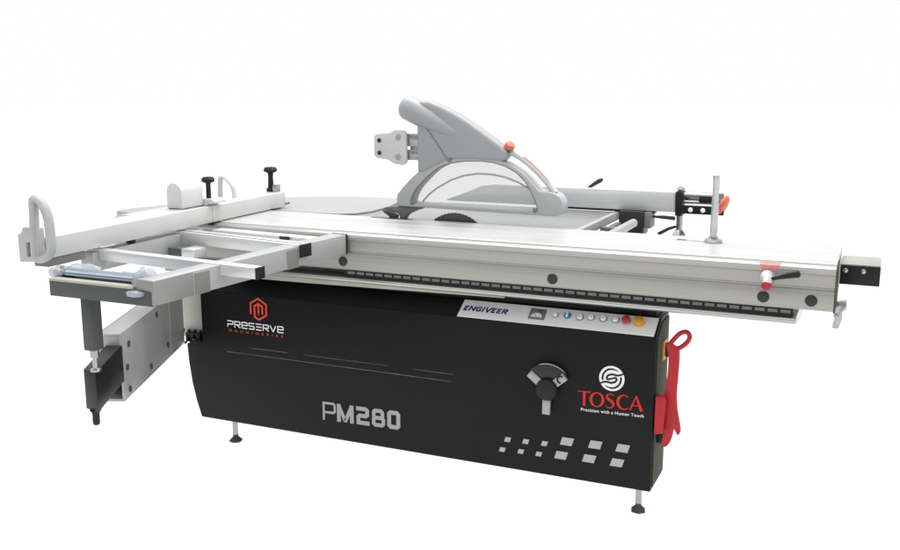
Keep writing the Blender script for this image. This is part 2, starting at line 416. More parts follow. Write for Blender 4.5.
g.build('dealer_lettering', 'ink_red', cabinet)
text_mesh('slogan_lettering', 'Precision with a Human Touch', 'ink_white', cabinet, 0.662, 0.868, 0.3495, 0.3600, front(), bold=0.008, space=1.08, skew=0.006)
# silver parallelogram decals
for x, z, w, hh in [(.408, .211, .020, .017), (.473, .214, .020, .017), (.539, .217, .020, .017), (.389, .172, .020, .016), (.456, .176, .020, .016), (.520, .177, .020, .016),
                    (.617, .236, .040, .027), (.713, .240, .040, .027), (.804, .242, .040, .027), (.598, .185, .040, .027), (.694, .189, .040, .027), (.787, .190, .040, .027)]:
    g = MB(); sk = hh*0.30
    g.poly([(x-w/2-sk/2, z-hh/2), (x+w/2-sk/2, z-hh/2), (x+w/2+sk/2, z+hh/2), (x-w/2+sk/2, z+hh/2)], front(-0.0012))
    g.build('silver_decal', 'decal', cabinet)

# ---- control panel on the slanted top edge
cp = MB(); a0 = 0.0008; fnp = lambda p, t: (p[0], p[1]*0.8 - 0.6*t, 0.622 + p[1]*0.6 + 0.8*t)
cp.prism([(0.219, 0.001), (0.889, 0.001), (0.891, 0.076), (0.2225, 0.076)], fnp, 0.0005, 0.0022)
panel = cp.build('control_panel', 'panel_white', saw)
g = MB(); hh = 0.0225; wd = 0.27
GB = {'E': (.78, [[(.68, .13), (.13, .13), (.13, .87), (.68, .87)], [(.20, .5), (.60, .5)]]), 'N': (1.0, [[(.12, 0), (.12, 1)], [(.88, 0), (.88, 1)], [(.10, .93), (.90, .07)]]),
      'G': (1.0, [[(.90, .80), (.72, .88), (.42, .88), (.18, .72), (.12, .5), (.18, .28), (.42, .12), (.70, .12), (.82, .18), (.82, .46), (.52, .46)]]), 'I': (.38, [[(.15, 0), (.15, 1)]]),
      'V': (.95, [[(.06, 1), (.46, .06), (.50, .06), (.92, 1)]]), 'R': (.92, [[(.12, 0), (.12, .87), (.58, .87), (.74, .78), (.74, .58), (.58, .48), (.24, .48)], [(.46, .48), (.80, 0)]])}
tot = sum(GB[c][0] for c in 'ENGIVEER') + 7*0.12; sx = (0.394 - 0.231 - 0.22*hh)/(tot*hh); xx = 0.0
for ch in 'ENGIVEER':
    w_, sts = GB[ch]
    for st in sts:
        fn = slope_pt(0.0026)
        g.strip([(0.231 + (xx + p[0])*sx*hh + 0.22*p[1]*hh, 0.0285 + p[1]*hh) for p in st], wd*hh*0.92, fn)
    xx += w_ + 0.12
g.build('panel_lettering', 'ink_navy', panel)
gm = MB(); gm.prism([(0.468, 0.020), (0.523, 0.020), (0.523, 0.064), (0.468, 0.064)], fnp, 0.0022, 0.006)
ga = gm.build('ammeter', 'mid_grey', panel, bevel=0.001)
gm = MB(); gm.poly([(0.4725, 0.0245), (0.5185, 0.0245), (0.5185, 0.0595), (0.4725, 0.0595)], slope_pt(0.0063)); gm.build('ammeter_glass', 'zinc', ga)
gm = MB(); gm.poly(arc(0.4955, 0.0265, 0.019, 0, 180, 16), slope_pt(0.0070)); gm.build('ammeter_dial', 'panel_white', ga)
gm = MB(); gm.strip([(0.4955, 0.027), (0.486, 0.041)], 0.0012, slope_pt(0.0077)); gm.build('needle', 'black_plastic', ga)
nrm = Vector((0, -0.6, 0.8))
for i, (x, s_, m_) in enumerate([(.557, .045, 'lamp'), (.597, .049, 'blue'), (.640, .045, 'ring'), (.676, .049, 'ring'), (.717, .049, 'ring'), (.757, .049, 'ring'), (.792, .049, 'red_button'), (.833, .049, 'yellow')]):
    p = Vector((x, s_*0.8, 0.622 + s_*0.6)) + nrm*0.0022
    bz = MB(); r0 = 0.0125 if m_ not in ('red_button', 'yellow') else 0.0145
    if m_ == 'lamp': r0 = 0.010
    if m_ == 'yellow': r0 = 0.0175
    bz.lathe(p, nrm, [(r0, 0), (r0, 0.004), (r0*0.86, 0.006), (r0*0.8, 0.0062)], 24)
    if m_ in ('lamp', 'ring'):
        bo = bz.build('push_button', 'zinc', panel)
        c_ = MB(); c_.lathe(p + nrm*0.004, nrm, [(r0*0.78, 0), (r0*0.78, 0.006), (r0*0.6, 0.008)], 24); c_.build('button_cap', 'panel_white', bo)
    elif m_ == 'blue':
        bo = bz.build('selector_switch', 'blue', panel)
        c_ = MB(); c_.prism([(x-.003, s_-.010), (x+.003, s_-.010), (x+.003, s_+.010), (x-.003, s_+.010)], fnp, 0.008, 0.015); c_.build('selector_bar', 'panel_white', bo, bevel=0.001)
    else:
        bo = bz.build('emergency_stop' if m_ == 'red_button' else 'mushroom_button', 'zinc' if m_ == 'red_button' else 'yellow', panel)
        c_ = MB(); c_.lathe(p + nrm*0.004, nrm, [(r0*0.7, 0), (r0*0.7, 0.005), (r0*0.98, 0.007), (r0*0.92, 0.012), (r0*0.6, 0.015), (0.001, 0.016)], 24)
        c_.build('button_cap', m_, bo)

# ---- handwheel
cx, cz = 0.553, 0.416
hw = MB(); hw.lathe((cx, 0.0, cz), (0, -1, 0), [(0.020, 0), (0.020, 0.022), (0.034, 0.024), (0.038, 0.032), (0.034, 0.041), (0.012, 0.045)], 32)
wheel = hw.build('handwheel', 'black_plastic', saw)
fan = MB(); pts = arc(cx, cz, 0.085, 42, 138, 20) + arc(cx, cz, 0.036, 138, 42, 12)
fan.xz(pts, -0.026, -0.014); fan.build('grip_web', 'dark_plastic', wheel, bevel=0.003)
rm = MB(); rm.tube([(a, -0.024, b_) for a, b_ in arc(cx, cz, 0.0855, 46, 112, 18)], [0.0006]+[0.0016]*17+[0.0006], 8); rm.build('rim_highlight', 'zinc', wheel)  # thin bright arc added as the highlight along the web's rim
for a_ in (40, 142, 269):
    d = Vector((math.cos(R(a_)), math.sin(R(a_)))); n = Vector((-d.y, d.x)); c0 = Vector((cx, cz))
    sp = MB(); r1 = 0.079 if a_ != 269 else 0.086
    sp.xz([tuple(c0 + d*0.034 + n*0.0135), tuple(c0 + d*0.034 - n*0.0135), tuple(c0 + d*r1 - n*0.0135), tuple(c0 + d*r1 + n*0.0135)], -0.032, -0.018)
    so = sp.build('spoke', 'spoke', wheel, bevel=0.002)
    if a_ == 40:
        hk = MB(); pp = c0 + d*0.062
        hk.tube([(pp.x + 0.012*math.cos(R(t)), -0.033, pp.y + 0.012*math.sin(R(t))) for t in range(60, 300, 30)], 0.003, 8); hk.build('spoke_slot', 'black_plastic', so)

# ---- isolator switch on the right side
iso = MB(); iso.box(0.9026, 0.910, 0.066, 0.118, 0.530, 0.592); io = iso.build('isolator_switch', 'yellow', saw, bevel=0.002)
k_ = MB(); k_.box(0.910, 0.921, 0.082, 0.102, 0.538, 0.584); k_.build('switch_knob', 'dark_plastic', io, bevel=0.003)

# ---- guide rail
rl = MB()
prof = [(-0.070, 0.7225), (-0.084, 0.7255), (-0.090, 0.731), (-0.091, 0.737), (-0.089, 0.742), (-0.084, 0.7445), (-0.080, 0.7465), (0.20, 0.7465), (0.20, 0.70), (0.06, 0.70)]
rl.yz(prof, -1.31, 1.309)
rail = rl.build('guide_rail', 'rail', saw, bevel=0.0015)
rb = MB(); rb.box(-0.84, 0.88, 0.075, 0.17, 0.6690, 0.6995); rb.build('rail_bed', 'black_paint', rail)
rs = MB(); rs.xz([(-0.95, 0.704), (-0.3, 0.709), (0.42, 0.7215), (0.42, 0.7250), (-0.95, 0.7250)], -0.0830, -0.0745); rs.build('rail_reflection', 'beige', rail)  # beige wedge painting a warm reflection low on the rail
cg = MB(); cg.box(-0.17, 1.300, -0.080, 0.15, 0.7468, 0.7755)
cg.mi = 1
x = -0.155
while x < 1.285:
    cg.box(x, x+0.0275, -0.0835, -0.0802, 0.7555, 0.7645); x += 0.0355
cg.build('roller_cage', ['black_plastic', 'mid_grey'], rail)

# ---- sliding carriage
sc = MB()
def groove(y, w, d): return [(y+w/2, 0.905), (y+w/2, 0.905-d), (y-w/2, 0.905-d), (y-w/2, 0.905)]
prof = [(0.262, 0.90), (0.257, 0.905)] + groove(0.205, 0.006, 0.002) + groove(0.11, 0.005, 0.0015) + \
       [(-0.086, 0.905), (-0.088, 0.9015), (-0.093, 0.9015), (-0.095, 0.904), (-0.110, 0.9025), (-0.118, 0.897), (-0.121, 0.889), (-0.120, 0.881), (-0.114, 0.877),
        (-0.114, 0.843), (-0.111, 0.841), (-0.111, 0.836), (-0.117, 0.834), (-0.119, 0.826), (-0.1195, 0.794), (-0.119, 0.780), (-0.113, 0.776), (0.25, 0.776), (0.262, 0.782)]
sc.yz(prof, -1.15, 1.406)
car = sc.build('sliding_carriage', 'carriage', saw, smooth=25)
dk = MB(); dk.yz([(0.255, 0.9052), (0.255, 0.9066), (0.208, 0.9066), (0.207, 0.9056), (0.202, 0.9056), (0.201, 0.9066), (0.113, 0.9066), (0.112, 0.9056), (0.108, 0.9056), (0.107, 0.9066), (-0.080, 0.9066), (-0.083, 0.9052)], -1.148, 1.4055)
dk.build('lit_top_skin', 'lit_top', car, smooth=20)  # thin paler skin added so the carriage top looks brightly lit
ns = MB(); ns.xy([(-1.151, -0.02), (-1.235, 0.0), (-1.262, 0.018), (-1.268, 0.05), (-1.215, 0.25), (-1.151, 0.256)], 0.868, 0.9045); ns.build('carriage_nose', 'carriage', car, bevel=0.004, seg=3)
ec = MB(); ec.yz([(0.02, 0.902), (-0.108, 0.902), (-0.118, 0.892), (-0.117, 0.772), (0.02, 0.772)], 1.4062, 1.4102)
ec.build('end_plate', 'dark_side', car, bevel=0.0008)
for x in (-0.152, 0.593, 1.219, 1.347):
    pg = MB(); pg.lathe((x, -0.1185, 0.805), (0, -1, 0), [(0.0165, 0), (0.0165, 0.003), (0.013, 0.0045)], 28); pg.build('hole_plug', 'dark_plastic', car)
# lock lever
lv = MB(); lv.lathe((1.226, -0.117, 0.866), (0.0, -1, -0.15), [(0.018, 0), (0.018, 0.012), (0.012, 0.022)], 24)
lv.tube([(1.226, -0.132, 0.868), (1.232, -0.150, 0.862), (1.229, -0.160, 0.850)], [0.012, 0.013, 0.012], 14)
lever = lv.build('lock_lever', 'white_plastic', car)
kb = MB(); kb.lathe((1.229, -0.150, 0.850), (0.05, -1, -0.35), [(0.010, 0), (0.0135, 0.006), (0.0135, 0.016), (0.009, 0.020)], 22); kb.build('lever_button', 'red', lever)
hn = MB(); hn.tube([(1.232, -0.150, 0.862), (1.262, -0.154, 0.871), (1.285, -0.156, 0.879), (1.312, -0.157, 0.885), (1.316, -0.157, 0.886)], [0.005, 0.006, 0.0095, 0.0105, 0.006], 14); hn.build('lever_handle', 'black_plastic', lever)
tg = MB(); tg.prism([(1.203, 0.0), (1.262, 0.0), (1.246, 0.034), (1.214, 0.034)], lambda p, t: (p[0], -0.1155 - t - (0.0065 if p[1] < 0.02 else 0.0), 0.9035 - p[1] + t), 0.001, 0.003); tg.build('red_smear', 'pink_tint', car)  # clear pink piece added to stand in for a red smear
# right end: extension bar and foot clamp
ex = MB(); ex.box(1.4103, 1.518, 0.05, 0.062, 0.826, 0.883); ext = ex.build('extension_bar', 'black_plastic', car, bevel=0.002)
ex = MB(); ex.box(1.4103, 1.518, 0.0625, 0.215, 0.872, 0.8845); ex.build('extension_plate', 'carriage', ext, bevel=0.002)
for x in (1.425, 1.473):
    s_ = MB(); s_.lathe((x, 0.0498, 0.868), (0, -1, 0), [(0.0075, 0), (0.007, 0.003), (0.003, 0.0045)], 16); s_.build('screw', 'zinc', ext)
fc = MB(); fc.xz([(1.392, 0.774), (1.436, 0.786), (1.438, 0.768), (1.426, 0.757), (1.428, 0.738), (1.424, 0.722), (1.420, 0.708), (1.403, 0.708), (1.404, 0.722), (1.409, 0.735), (1.408, 0.752), (1.392, 0.757)], -0.02, 0.03)
fc.lathe((1.412, -0.021, 0.745), (0, -1, 0), [(0.009, 0), (0.008, 0.004)], 6)
fc.build('end_clamp', 'zinc', car, bevel=0.003)

# ---- tables behind the carriage
mt = MB(); mt.box(-0.52, 0.535, 0.290, 0.845, 0.862, 0.8965); table = mt.build('saw_table', 'cast', saw, bevel=0.002)
te = MB(); te.box(0.5355, 0.556, 0.290, 0.845, 0.866, 0.8985); te.build('table_edge_strip', 'alu_y', table, bevel=0.002)
xt = MB(); out = [(-0.53, 0.2885), (-0.42, 0.300), (-0.36, 0.345), (-0.335, 0.43), (-0.345, 0.60), (-0.40, 0.846), (-0.55, 0.846), (-0.69, 0.825), (-0.80, 0.775), (-0.90, 0.685), (-0.965, 0.55), (-0.985, 0.42), (-0.98, 0.2885)]
xt.xy(out, 0.8972, 0.9035); xt.build('extension_table', 'cast_pale', table, bevel=0.002)
lw = MB(); lw.xy([(p[0]*0.98-0.01, 0.295 + (p[1]-0.2885)*0.97) for p in out], 0.855, 0.8970); lw.build('extension_skirt', 'cast', table)
rr = MB(); rr.cone((0.662, -0.02, 0.885), (0.662, 0.64, 0.885), 0.016, None, 20); rr.build('fence_rail', 'alu_y', saw, bevel=0.0015)
rk = MB()
for y in (0.34, 0.56): rk.box(0.5562, 0.655, y, y+0.03, 0.856, 0.874)
rk.box(0.5562, 0.575, 0.29, 0.80, 0.80, 0.862)
rk.build('rail_bracket', 'mid_grey', table, bevel=0.002)
tr = MB(); tr.box(0.5765, 0.650, 0.0, 0.66, 0.79, 0.845); tr.build('dark_gap_block', 'steel_grey', saw, bevel=0.002)  # dark block added so the gap beside the table edge looks dark
ins = MB(); ins.box(-0.27, 0.25, 0.2645, 0.2885, 0.875, 0.8945); ins.build('blade_slot', 'black_plastic', table)
n = 60; bl = MB(); bp = []
for i in range(n):
    t = 2*math.pi*i/n; r_ = 0.140
    bp += [(0.091 + r_*math.cos(t), 0.797 + r_*math.sin(t)), (0.091 + (r_-0.0028)*math.cos(t+0.02), 0.797 + (r_-0.0028)*math.sin(t+0.02))]
bl.xz(bp, 0.276, 0.2792); bl.build('saw_blade', 'blade', saw)
ch = MB(); ch.xz(smooth([(-0.212, 0.936), (-0.150, 0.948), (-0.050, 0.946), (-0.075, 0.934), (-0.112, 0.916), (-0.130, 0.890), (-0.146, 0.890), (-0.140, 0.910), (-0.160, 0.924)], 4, True), 0.286, 0.322); ch.build('dust_chute', 'mid_grey', saw, bevel=0.002)
rv = MB(); rv.xz([(-0.184, 0.890), (-0.176, 0.908), (-0.198, 0.922), (-0.212, 0.934), (-0.165, 0.928), (-0.140, 0.914), (-0.152, 0.890)], 0.270, 0.284); rv.build('riving_knife', 'blade', saw, bevel=0.002)
pl = MB(); pl.xy(arc(-0.155, 0.245, 0.090, 0, 360, 36, 0.016)[:-1], 0.9053, 0.9070); pl.build('dark_ellipse', 'dark_plastic', saw)  # flat dark ellipse on the carriage top

# ---- swing arm under the outrigger
N0 = Vector((-0.654, -0.653)); u = Vector((-0.408, 0.913)); nl = Vector((-u.y, u.x))   # nl points left of the run
w = 0.078
F = lambda t, s_: tuple(N0 + u*t + nl*s_)
am = MB()
zb, zt = 0.400, 0.624
am.xy([F(0, 0), F(0.72, 0), F(0.72, 0.006), F(0, 0.006)], zb, zt)            # right web
am.xy([F(0, w-0.006), F(0.72, w-0.006), F(0.72, w), F(0, w)], zb, zt)        # left web
am.xy([F(0.0, 0.0062), F(0.72, 0.0062), F(0.72, w-0.0062), F(0.0, w-0.0062)], zt-0.008, zt-0.0005)
am.xy([F(0.0, 0.0062), F(0.72, 0.0062), F(0.72, w-0.0062), F(0.0, w-0.0062)], zb+0.0005, zb+0.010)
arm = am.build('swing_arm', 'arm', saw, bevel=0.0015)
am = MB(); am.xy([F(0.002, 0.0064), F(0.012, 0.0064), F(0.012, w-0.0064), F(0.002, w-0.0064)], 0.56, zt-0.0085); am.build('end_stop', 'arm', arm)
jp = MB(); jp.xy([F(0.535, -0.0015), F(0.715, -0.0015), F(0.715, 0.0), F(0.535, 0.0)], zb+0.004, zt-0.004); jp.build('joint_plate', 'arm', arm)
for t, z in ((0.378, 0.596), (0.070, 0.574), (0.043, 0.503), (0.285, 0.434), (0.495, 0.453), (0.056, 0.426)):
    p = N0 + u*t
    bo = MB(); bo.lathe((p.x, p.y, z), (-nl.x, -nl.y, 0), [(0.0105, 0), (0.0105, 0.004), (0.006, 0.005)], 16); bo.build('bolt', 'dark_side', arm)
ia = MB()
ia.xy([(-0.512, -0.911), F(0.16, 0.012), F(0.16, 0.066), (-0.572, -0.896)], 0.466, 0.586)
inner = ia.build('telescopic_arm', 'black_plastic', saw, bevel=0.002)
pn = MB(); pn.lathe((-0.541, -0.892, 0.4205), (0, 0, 1), [(0.008, 0), (0.0105, 0.006), (0.0105, 0.034), (0.017, 0.0455)], 18); pn.build('pivot_pin', 'black_plastic', inner)

# ================================================================== OUTRIGGER TABLE
og = thing('outrigger_table', (-0.36, -0.55, 0.83), 'silver frame table of crossed bars with blue roller on swing arm left of the saw', 'outrigger table')
m_ = MB(); m_.bar((-0.1945, -1.012), (-0.1325, -0.130), 0.058, 0.834, 0.900)
br = m_.build('side_beam', 'alu_y', og, bevel=0.0025)
c_ = MB(); c_.bar((-0.1315, -0.1298), (-0.1310, -0.1225), 0.060, 0.833, 0.901); c_.build('end_cap', 'black_plastic', br, bevel=0.001)
c_ = MB(); d = Vector((0.062, 0.882)).normalized(); p0 = Vector((-0.1932, -1.0135)); p1 = p0 + d*0.1505
c_.bar(tuple(p0), tuple(p1), 0.0602, 0.8328, 0.8985); c_.build('beam_near_part', 'beam_end', br, bevel=0.002)
for t0, t1 in ((0.152, 0.212), (0.560, 0.618)):
    d = Vector((0.062, 0.882)).normalized(); p0 = Vector((-0.1925, -1.012)) + d*t0; p1 = Vector((-0.1925, -1.012)) + d*t1
    c_ = MB(); c_.bar(tuple(p0), tuple(p1), 0.063, 0.8325, 0.8925); c_.build('bar_clamp', 'mid_grey', br, bevel=0.002)
m_ = MB(); m_.bar((-0.662, -0.735), (-0.668, -0.20), 0.050, 0.836, 0.896); m_.build('side_beam', 'alu_y', og, bevel=0.0025)
m_ = MB(); m_.box(-0.652, -0.598, -0.410, -0.335, 0.832, 0.8630); m_.build('bar_bracket', 'steel_grey', og, bevel=0.002)
m_ = MB(); m_.box(-0.5975, -0.545, -0.410, -0.345, 0.832, 0.8630); m_.build('bar_bracket', 'alu', og, bevel=0.002)
m_ = MB(); m_.bar((-0.552, -1.015), (-0.1965, -1.013), 0.05, 0.830, 0.872); fb = m_.build('front_beam', 'steel_grey', og, bevel=0.002)
m_ = MB(); m_.bar((-0.552, -1.0152), (-0.262, -1.0138), 0.026, 0.8722, 0.8785); m_.build('wear_strip', 'beige', fb)
m_ = MB(); m_.bar((-0.64, -0.190), (-0.19, -0.222), 0.05, 0.838, 0.894); m_.build('back_beam', 'alu', og, bevel=0.002)
m_ = MB(); m_.bar((-0.720, -0.707), (-0.050, -0.769), 0.036, 0.8705, 0.9025); b1 = m_.build('support_bar', 'alu', og, bevel=0.002)
c_ = MB(); c_.bar((-0.0498, -0.7700), (-0.0455, -0.7704), 0.0375, 0.8695, 0.9030); c_.build('end_cap', 'black_plastic', b1, bevel=0.001)
m_ = MB(); m_.bar((-0.700, -0.316), (-0.1485, -0.394), 0.054, 0.8635, 0.9030); b2 = m_.build('support_bar', 'alu', og, bevel=0.002)
c_ = MB(); c_.bar((-0.1483, -0.3948), (-0.1440, -0.3954), 0.0555, 0.8625, 0.9035); c_.build('end_cap', 'black_plastic', b2, bevel=0.001)
c_ = MB(); c_.bar((-0.700, -0.2985), (-0.150, -0.3760), 0.006, 0.9031, 0.9037); c_.build('slot_line', 'dark_side', b2)
m_ = MB(); m_.box(-0.335, -0.295, -0.226, -0.222, 0.884, 0.896); m_.build('latch', 'dark_plastic', og, bevel=0.001)
m_ = MB(); m_.xy([(-0.515, -0.945), (-0.255, -0.945), (-0.245, -0.780), (-0.53, -0.752)], 0.8500, 0.8530); m_.build('roller_tray', 'tray', og)
m_ = MB(); m_.box(-0.552, -0.500, -0.9995, -0.880, 0.838, 0.872); m_.build('corner_bracket', 'steel_grey', og, bevel=0.002)
# roller and its housings
ro = MB(); ro.lathe((-0.535, -0.962, 0.8845), (0.27, 0.004, 0), [(0.012, 0), (0.0165, 0.004), (0.0165, 0.252), (0.012, 0.256)], 28); rol = ro.build('roller', 'roller', og)
def wrap(c, r, seed, sq):
    rnd = random.Random(seed); w_ = MB()
    bmesh.ops.create_icosphere(w_.bm, subdivisions=3, radius=r)
    ph = [(Vector((rnd.gauss(0, 1), rnd.gauss(0, 1), rnd.gauss(0, 1))).normalized(), rnd.uniform(6, 13), rnd.uniform(0, 6)) for _ in range(7)]
    for v in w_.bm.verts:
        n_ = v.co.normalized()
        k_ = 1 + sum(0.045*math.sin(fq*d_.dot(n_) + p_) for d_, fq, p_ in ph)
        v.co = Vector((n_.x*sq[0], n_.y*sq[1], n_.z*sq[2]))*r*k_ + Vector(c)
    return w_
wrap((-0.262, -0.965, 0.880), 0.034, 3, (0.8, 1.0, 1.25)).build('film_wrap', 'film', rol, smooth=40)
wrap((-0.248, -1.018, 0.862), 0.018, 9, (1.5, 1.0, 0.5)).build('film_wrap', 'film', rol, smooth=40)
wrap((-0.562, -0.972, 0.886), 0.021, 5, (1.2, 1.0, 0.8)).build('film_wrap', 'film', rol, smooth=40)
wrap((-0.520, -0.915, 0.888), 0.022, 6, (2.6, 1.2, 0.7)).build('film_wrap', 'film', rol, smooth=40)
hb = MB(); hb.lathe((-0.292, -0.9615, 0.8845), (1, 0, 0), [(0.020, 0), (0.026, 0.004), (0.026, 0.016), (0.018, 0.02)], 24); hb.build('bearing', 'zinc', rol)
hb = MB(); hb.lathe((-0.572, -0.962, 0.8845), (1, 0, 0), [(0.014, 0), (0.02, 0.004), (0.02, 0.034), (0.014, 0.038)], 24); hb.build('bearing', 'zinc', rol)
# post down to the arm
ps_ = MB(); ps_.box(-0.524, -0.486, -0.937, -0.897, 0.658, 0.8298); post = ps_.build('support_post', 'steel_grey', og, bevel=0.003)
pr = MB(); pr.lathe((-0.524, -0.897, 0.5865), (0, 0, 1), [(0.015, 0), (0.015, 0.006), (0.0075, 0.009), (0.0075, 0.040), (0.013, 0.042), (0.013, 0.0710)], 20); pr.build('adjusting_screw', 'zinc', post)

# ================================================================== CROSSCUT FENCE
fnc = thing('crosscut_fence', (-0.72, -0.3, 0.91), 'long white crosscut fence with loop handles lying across the outrigger bars', 'fence')
fd = Vector((-0.055, 1.29)).normalized(); F0 = Vector((-0.645, -0.920)); fl = Vector((-fd.y, fd.x))
P_ = lambda t, s_: tuple(F0 + fd*t + fl*s_)
fe = MB(); fe.xy([P_(0, 0), P_(0.79, 0), P_(0.79, 0.105), P_(0, 0.105)], 0.910, 0.970); body = fe.build('fence_rail', 'fence', fnc, bevel=0.0025)
fe = MB(); fe.xy([P_(0.7905, -0.001), P_(1.285, -0.001), P_(1.285, 0.070), P_(0.7905, 0.070)], 0.9095, 0.9705); fe.build('fence_rail', 'fence', fnc, bevel=0.004, seg=3)
fe = MB(); fe.xy([P_(1.2855, 0.002), P_(1.289, 0.002), P_(1.289, 0.066), P_(1.2855, 0.066)], 0.912, 0.966); fe.build('end_plate', 'mid_grey', fnc)
fe = MB(); fe.tube([(*P_(1.287, 0.01), 0.918), (*P_(1.31, -0.005), 0.922)], 0.005, 10); fe.build('end_screw', 'mid_grey', fnc)
k_ = MB(); k_.xy([P_(0.004, 0.006), P_(0.150, 0.006), P_(0.150, 0.060), P_(0.004, 0.060)], 0.884, 0.9096); k_.build('fence_shoe', 'mid_grey', fnc, bevel=0.002)
for t in (0.36, 0.80):
    k_ = MB(); k_.xy([P_(t, 0.008), P_(t+0.022, 0.008), P_(t+0.022, 0.03), P_(t, 0.03)], 0.898, 0.9098); k_.build('clamp_foot', 'black_plastic', fnc, bevel=0.001)
# end handle
hd = MB(); y = -0.948
loop = [(-0.656, 1.080), (-0.646, 1.084), (-0.630, 1.076), (-0.615, 1.055), (-0.606, 1.028), (-0.604, 0.990), (-0.604, 0.950), (-0.612, 0.930), (-0.632, 0.916), (-0.655, 0.912), (-0.664, 0.925), (-0.663, 0.960), (-0.661, 1.010), (-0.658, 1.050)]
hd.tube([(a, y, b_) for a, b_ in smooth(loop, 4, True)], 0.0105, 12, closed=True, flat=1.5)
hd.build('loop_handle', 'grey_white', fnc)
hd = MB(); hd.hole_xz([(-0.722, 0.900), (-0.650, 0.906), (-0.650, 1.000), (-0.700, 1.002), (-0.708, 0.985), (-0.722, 0.980)], [(-0.692, 0.918), (-0.672, 0.920), (-0.672, 0.960), (-0.692, 0.958)], -0.955, -0.925)
hd.build('handle_bracket', 'grey_white', fnc, bevel=0.003)
h2 = MB(); lp = [(-0.818, 0.968), (-0.816, 1.010), (-0.813, 1.042), (-0.800, 1.049), (-0.780, 1.040), (-0.762, 1.022), (-0.752, 1.000), (-0.750, 0.968)]
h2.tube([(a, 0.10, b_) for a, b_ in smooth(lp, 4)], 0.0085, 12, flat=1.5); h2.build('loop_handle', 'white_plastic', fnc)
kn = MB(); kn.lathe((-0.752, 0.345, 0.9706), (0, 0, 1), [(0.018, 0), (0.018, 0.012), (0.012, 0.016), (0.010, 0.060), (0.012, 0.074), (0.026, 0.080), (0.028, 0.088), (0.022, 0.097), (0.010, 0.099)], 24); kn.build('clamp_knob', 'black_plastic', fnc)
kn = MB(); kn.box(-0.735, -0.715, 0.33, 0.36, 0.9706, 1.000); kn.build('knob_stop', 'zinc', fnc, bevel=0.003)

# ---- flip stop clamped on the fence
fs = thing('stop_block', (-0.735, -0.21, 0.9705), 'round-topped white stop block with black mushroom knob, clamped on the crosscut fence', 'stop block')
k_ = MB(); k_.xz([(-0.702, 0.9725), (-0.702, 1.030), (-0.707, 1.042), (-0.716, 1.053), (-0.728, 1.060), (-0.742, 1.061), (-0.756, 1.055), (-0.765, 1.043), (-0.768, 1.028), (-0.768, 0.9725)], -0.265, -0.150)
sb = k_.build('stop_body', 'white_plastic', fs, bevel=0.002)
k_ = MB(); k_.box(-0.766, -0.700, -0.258, -0.152, 0.9703, 0.9723); k_.build('base_pad', 'dark_side', fs)
k_ = MB(); k_.xz([(-0.718, 0.9706), (-0.718, 0.995), (-0.668, 0.995), (-0.656, 0.988), (-0.656, 0.980), (-0.690, 0.978), (-0.690, 0.9706)], -0.148, -0.080); k_.build('clamp_arm', 'white_plastic', fs, bevel=0.002)
k_ = MB(); k_.lathe((-0.702, -0.118, 0.9953), (0, 0, 1), [(0.009, 0), (0.0085, 0.050), (0.011, 0.054), (0.022, 0.058), (0.024, 0.067), (0.019, 0.075), (0.008, 0.077)], 24); k_.build('clamp_knob', 'black_plastic', fs)

# ================================================================== BLADE GUARD
gd = thing('blade_guard', (0.15, 0.31, 0.945), 'grey plastic blade guard with clear arched window and hose stub above the blade', 'blade guard')
ho = MB(); ho.xz([(0.069, 1.129), (-0.030, 1.080), (-0.060, 1.071), (-0.062, 1.250), (-0.074, 1.300), (-0.050, 1.340), (-0.010, 1.337), (0.040, 1.319), (0.090, 1.296), (0.140, 1.268), (0.190, 1.237), (0.240, 1.205), (0.280, 1.176), (0.300, 1.158), (0.276, 1.126), (0.17, 1.130)], 0.268, 0.330)
hood = ho.build('hood', 'guard', gd, bevel=0.016, seg=5, smooth=50)
pp = MB(); pp.lathe((-0.122, 0.292, 1.320), (0.275, -0.005, -0.128), [(0.006, -0.0105), (0.026, -0.006), (0.040, 0.006), (0.045, 0.020), (0.0445, 0.07), (0.040, 0.12), (0.032, 0.18), (0.022, 0.24), (0.008, 0.295)], 32); pp.build('hose_port', 'guard', hood, smooth=60)
rb_ = MB(); rb_.tube([(-0.050, 0.2672, 1.262), (-0.02, 0.2672, 1.240), (0.02, 0.2672, 1.190), (0.060, 0.2672, 1.135)], 0.0022, 8); rb_.build('hood_rib', 'mid_grey', hood)
rb_ = MB(); rb_.tube([(-0.055, 0.2672, 1.263), (0.0, 0.2672, 1.254), (0.05, 0.2672, 1.238), (0.10, 0.2672, 1.222)], [0.0022, 0.0022, 0.0018, 0.0004], 8); rb_.build('hood_rib', 'mid_grey', hood)
outer = [(-0.147, 0.950), (-0.145, 0.992), (-0.118, 1.024), (-0.060, 1.078), (0.003, 1.114), (0.069, 1.130), (0.150, 1.137), (0.225, 1.136), (0.285, 1.125), (0.325, 1.106), (0.361, 1.080), (0.392, 1.048), (0.412, 1.030), (0.440, 1.028), (0.475, 1.020), (0.494, 0.998), (0.498, 0.972), (0.490, 0.952), (0.468, 0.944), (0.200, 0.947)]
inner_ = [(-0.090, 0.9625), (-0.086, 0.984), (-0.066, 1.018), (-0.019, 1.066), (0.025, 1.099), (0.075, 1.117), (0.130, 1.126), (0.190, 1.128), (0.240, 1.124), (0.285, 1.112), (0.325, 1.092), (0.360, 1.060), (0.388, 1.015), (0.404, 0.978), (0.406, 0.9600)]
fr = MB(); fr.hole_xz(smooth(outer[1:-1], 3) + [outer[-1], outer[0]], smooth(inner_, 3), 0.274, 0.342); fr.build('window_frame', 'guard_mid', gd, bevel=0.003)
wn = MB(); wn.xz([(p[0]*1.004-0.0006, p[1]*1.003-0.003) for p in inner_], 0.292, 0.295); wn.build('clear_window', 'clear', gd)
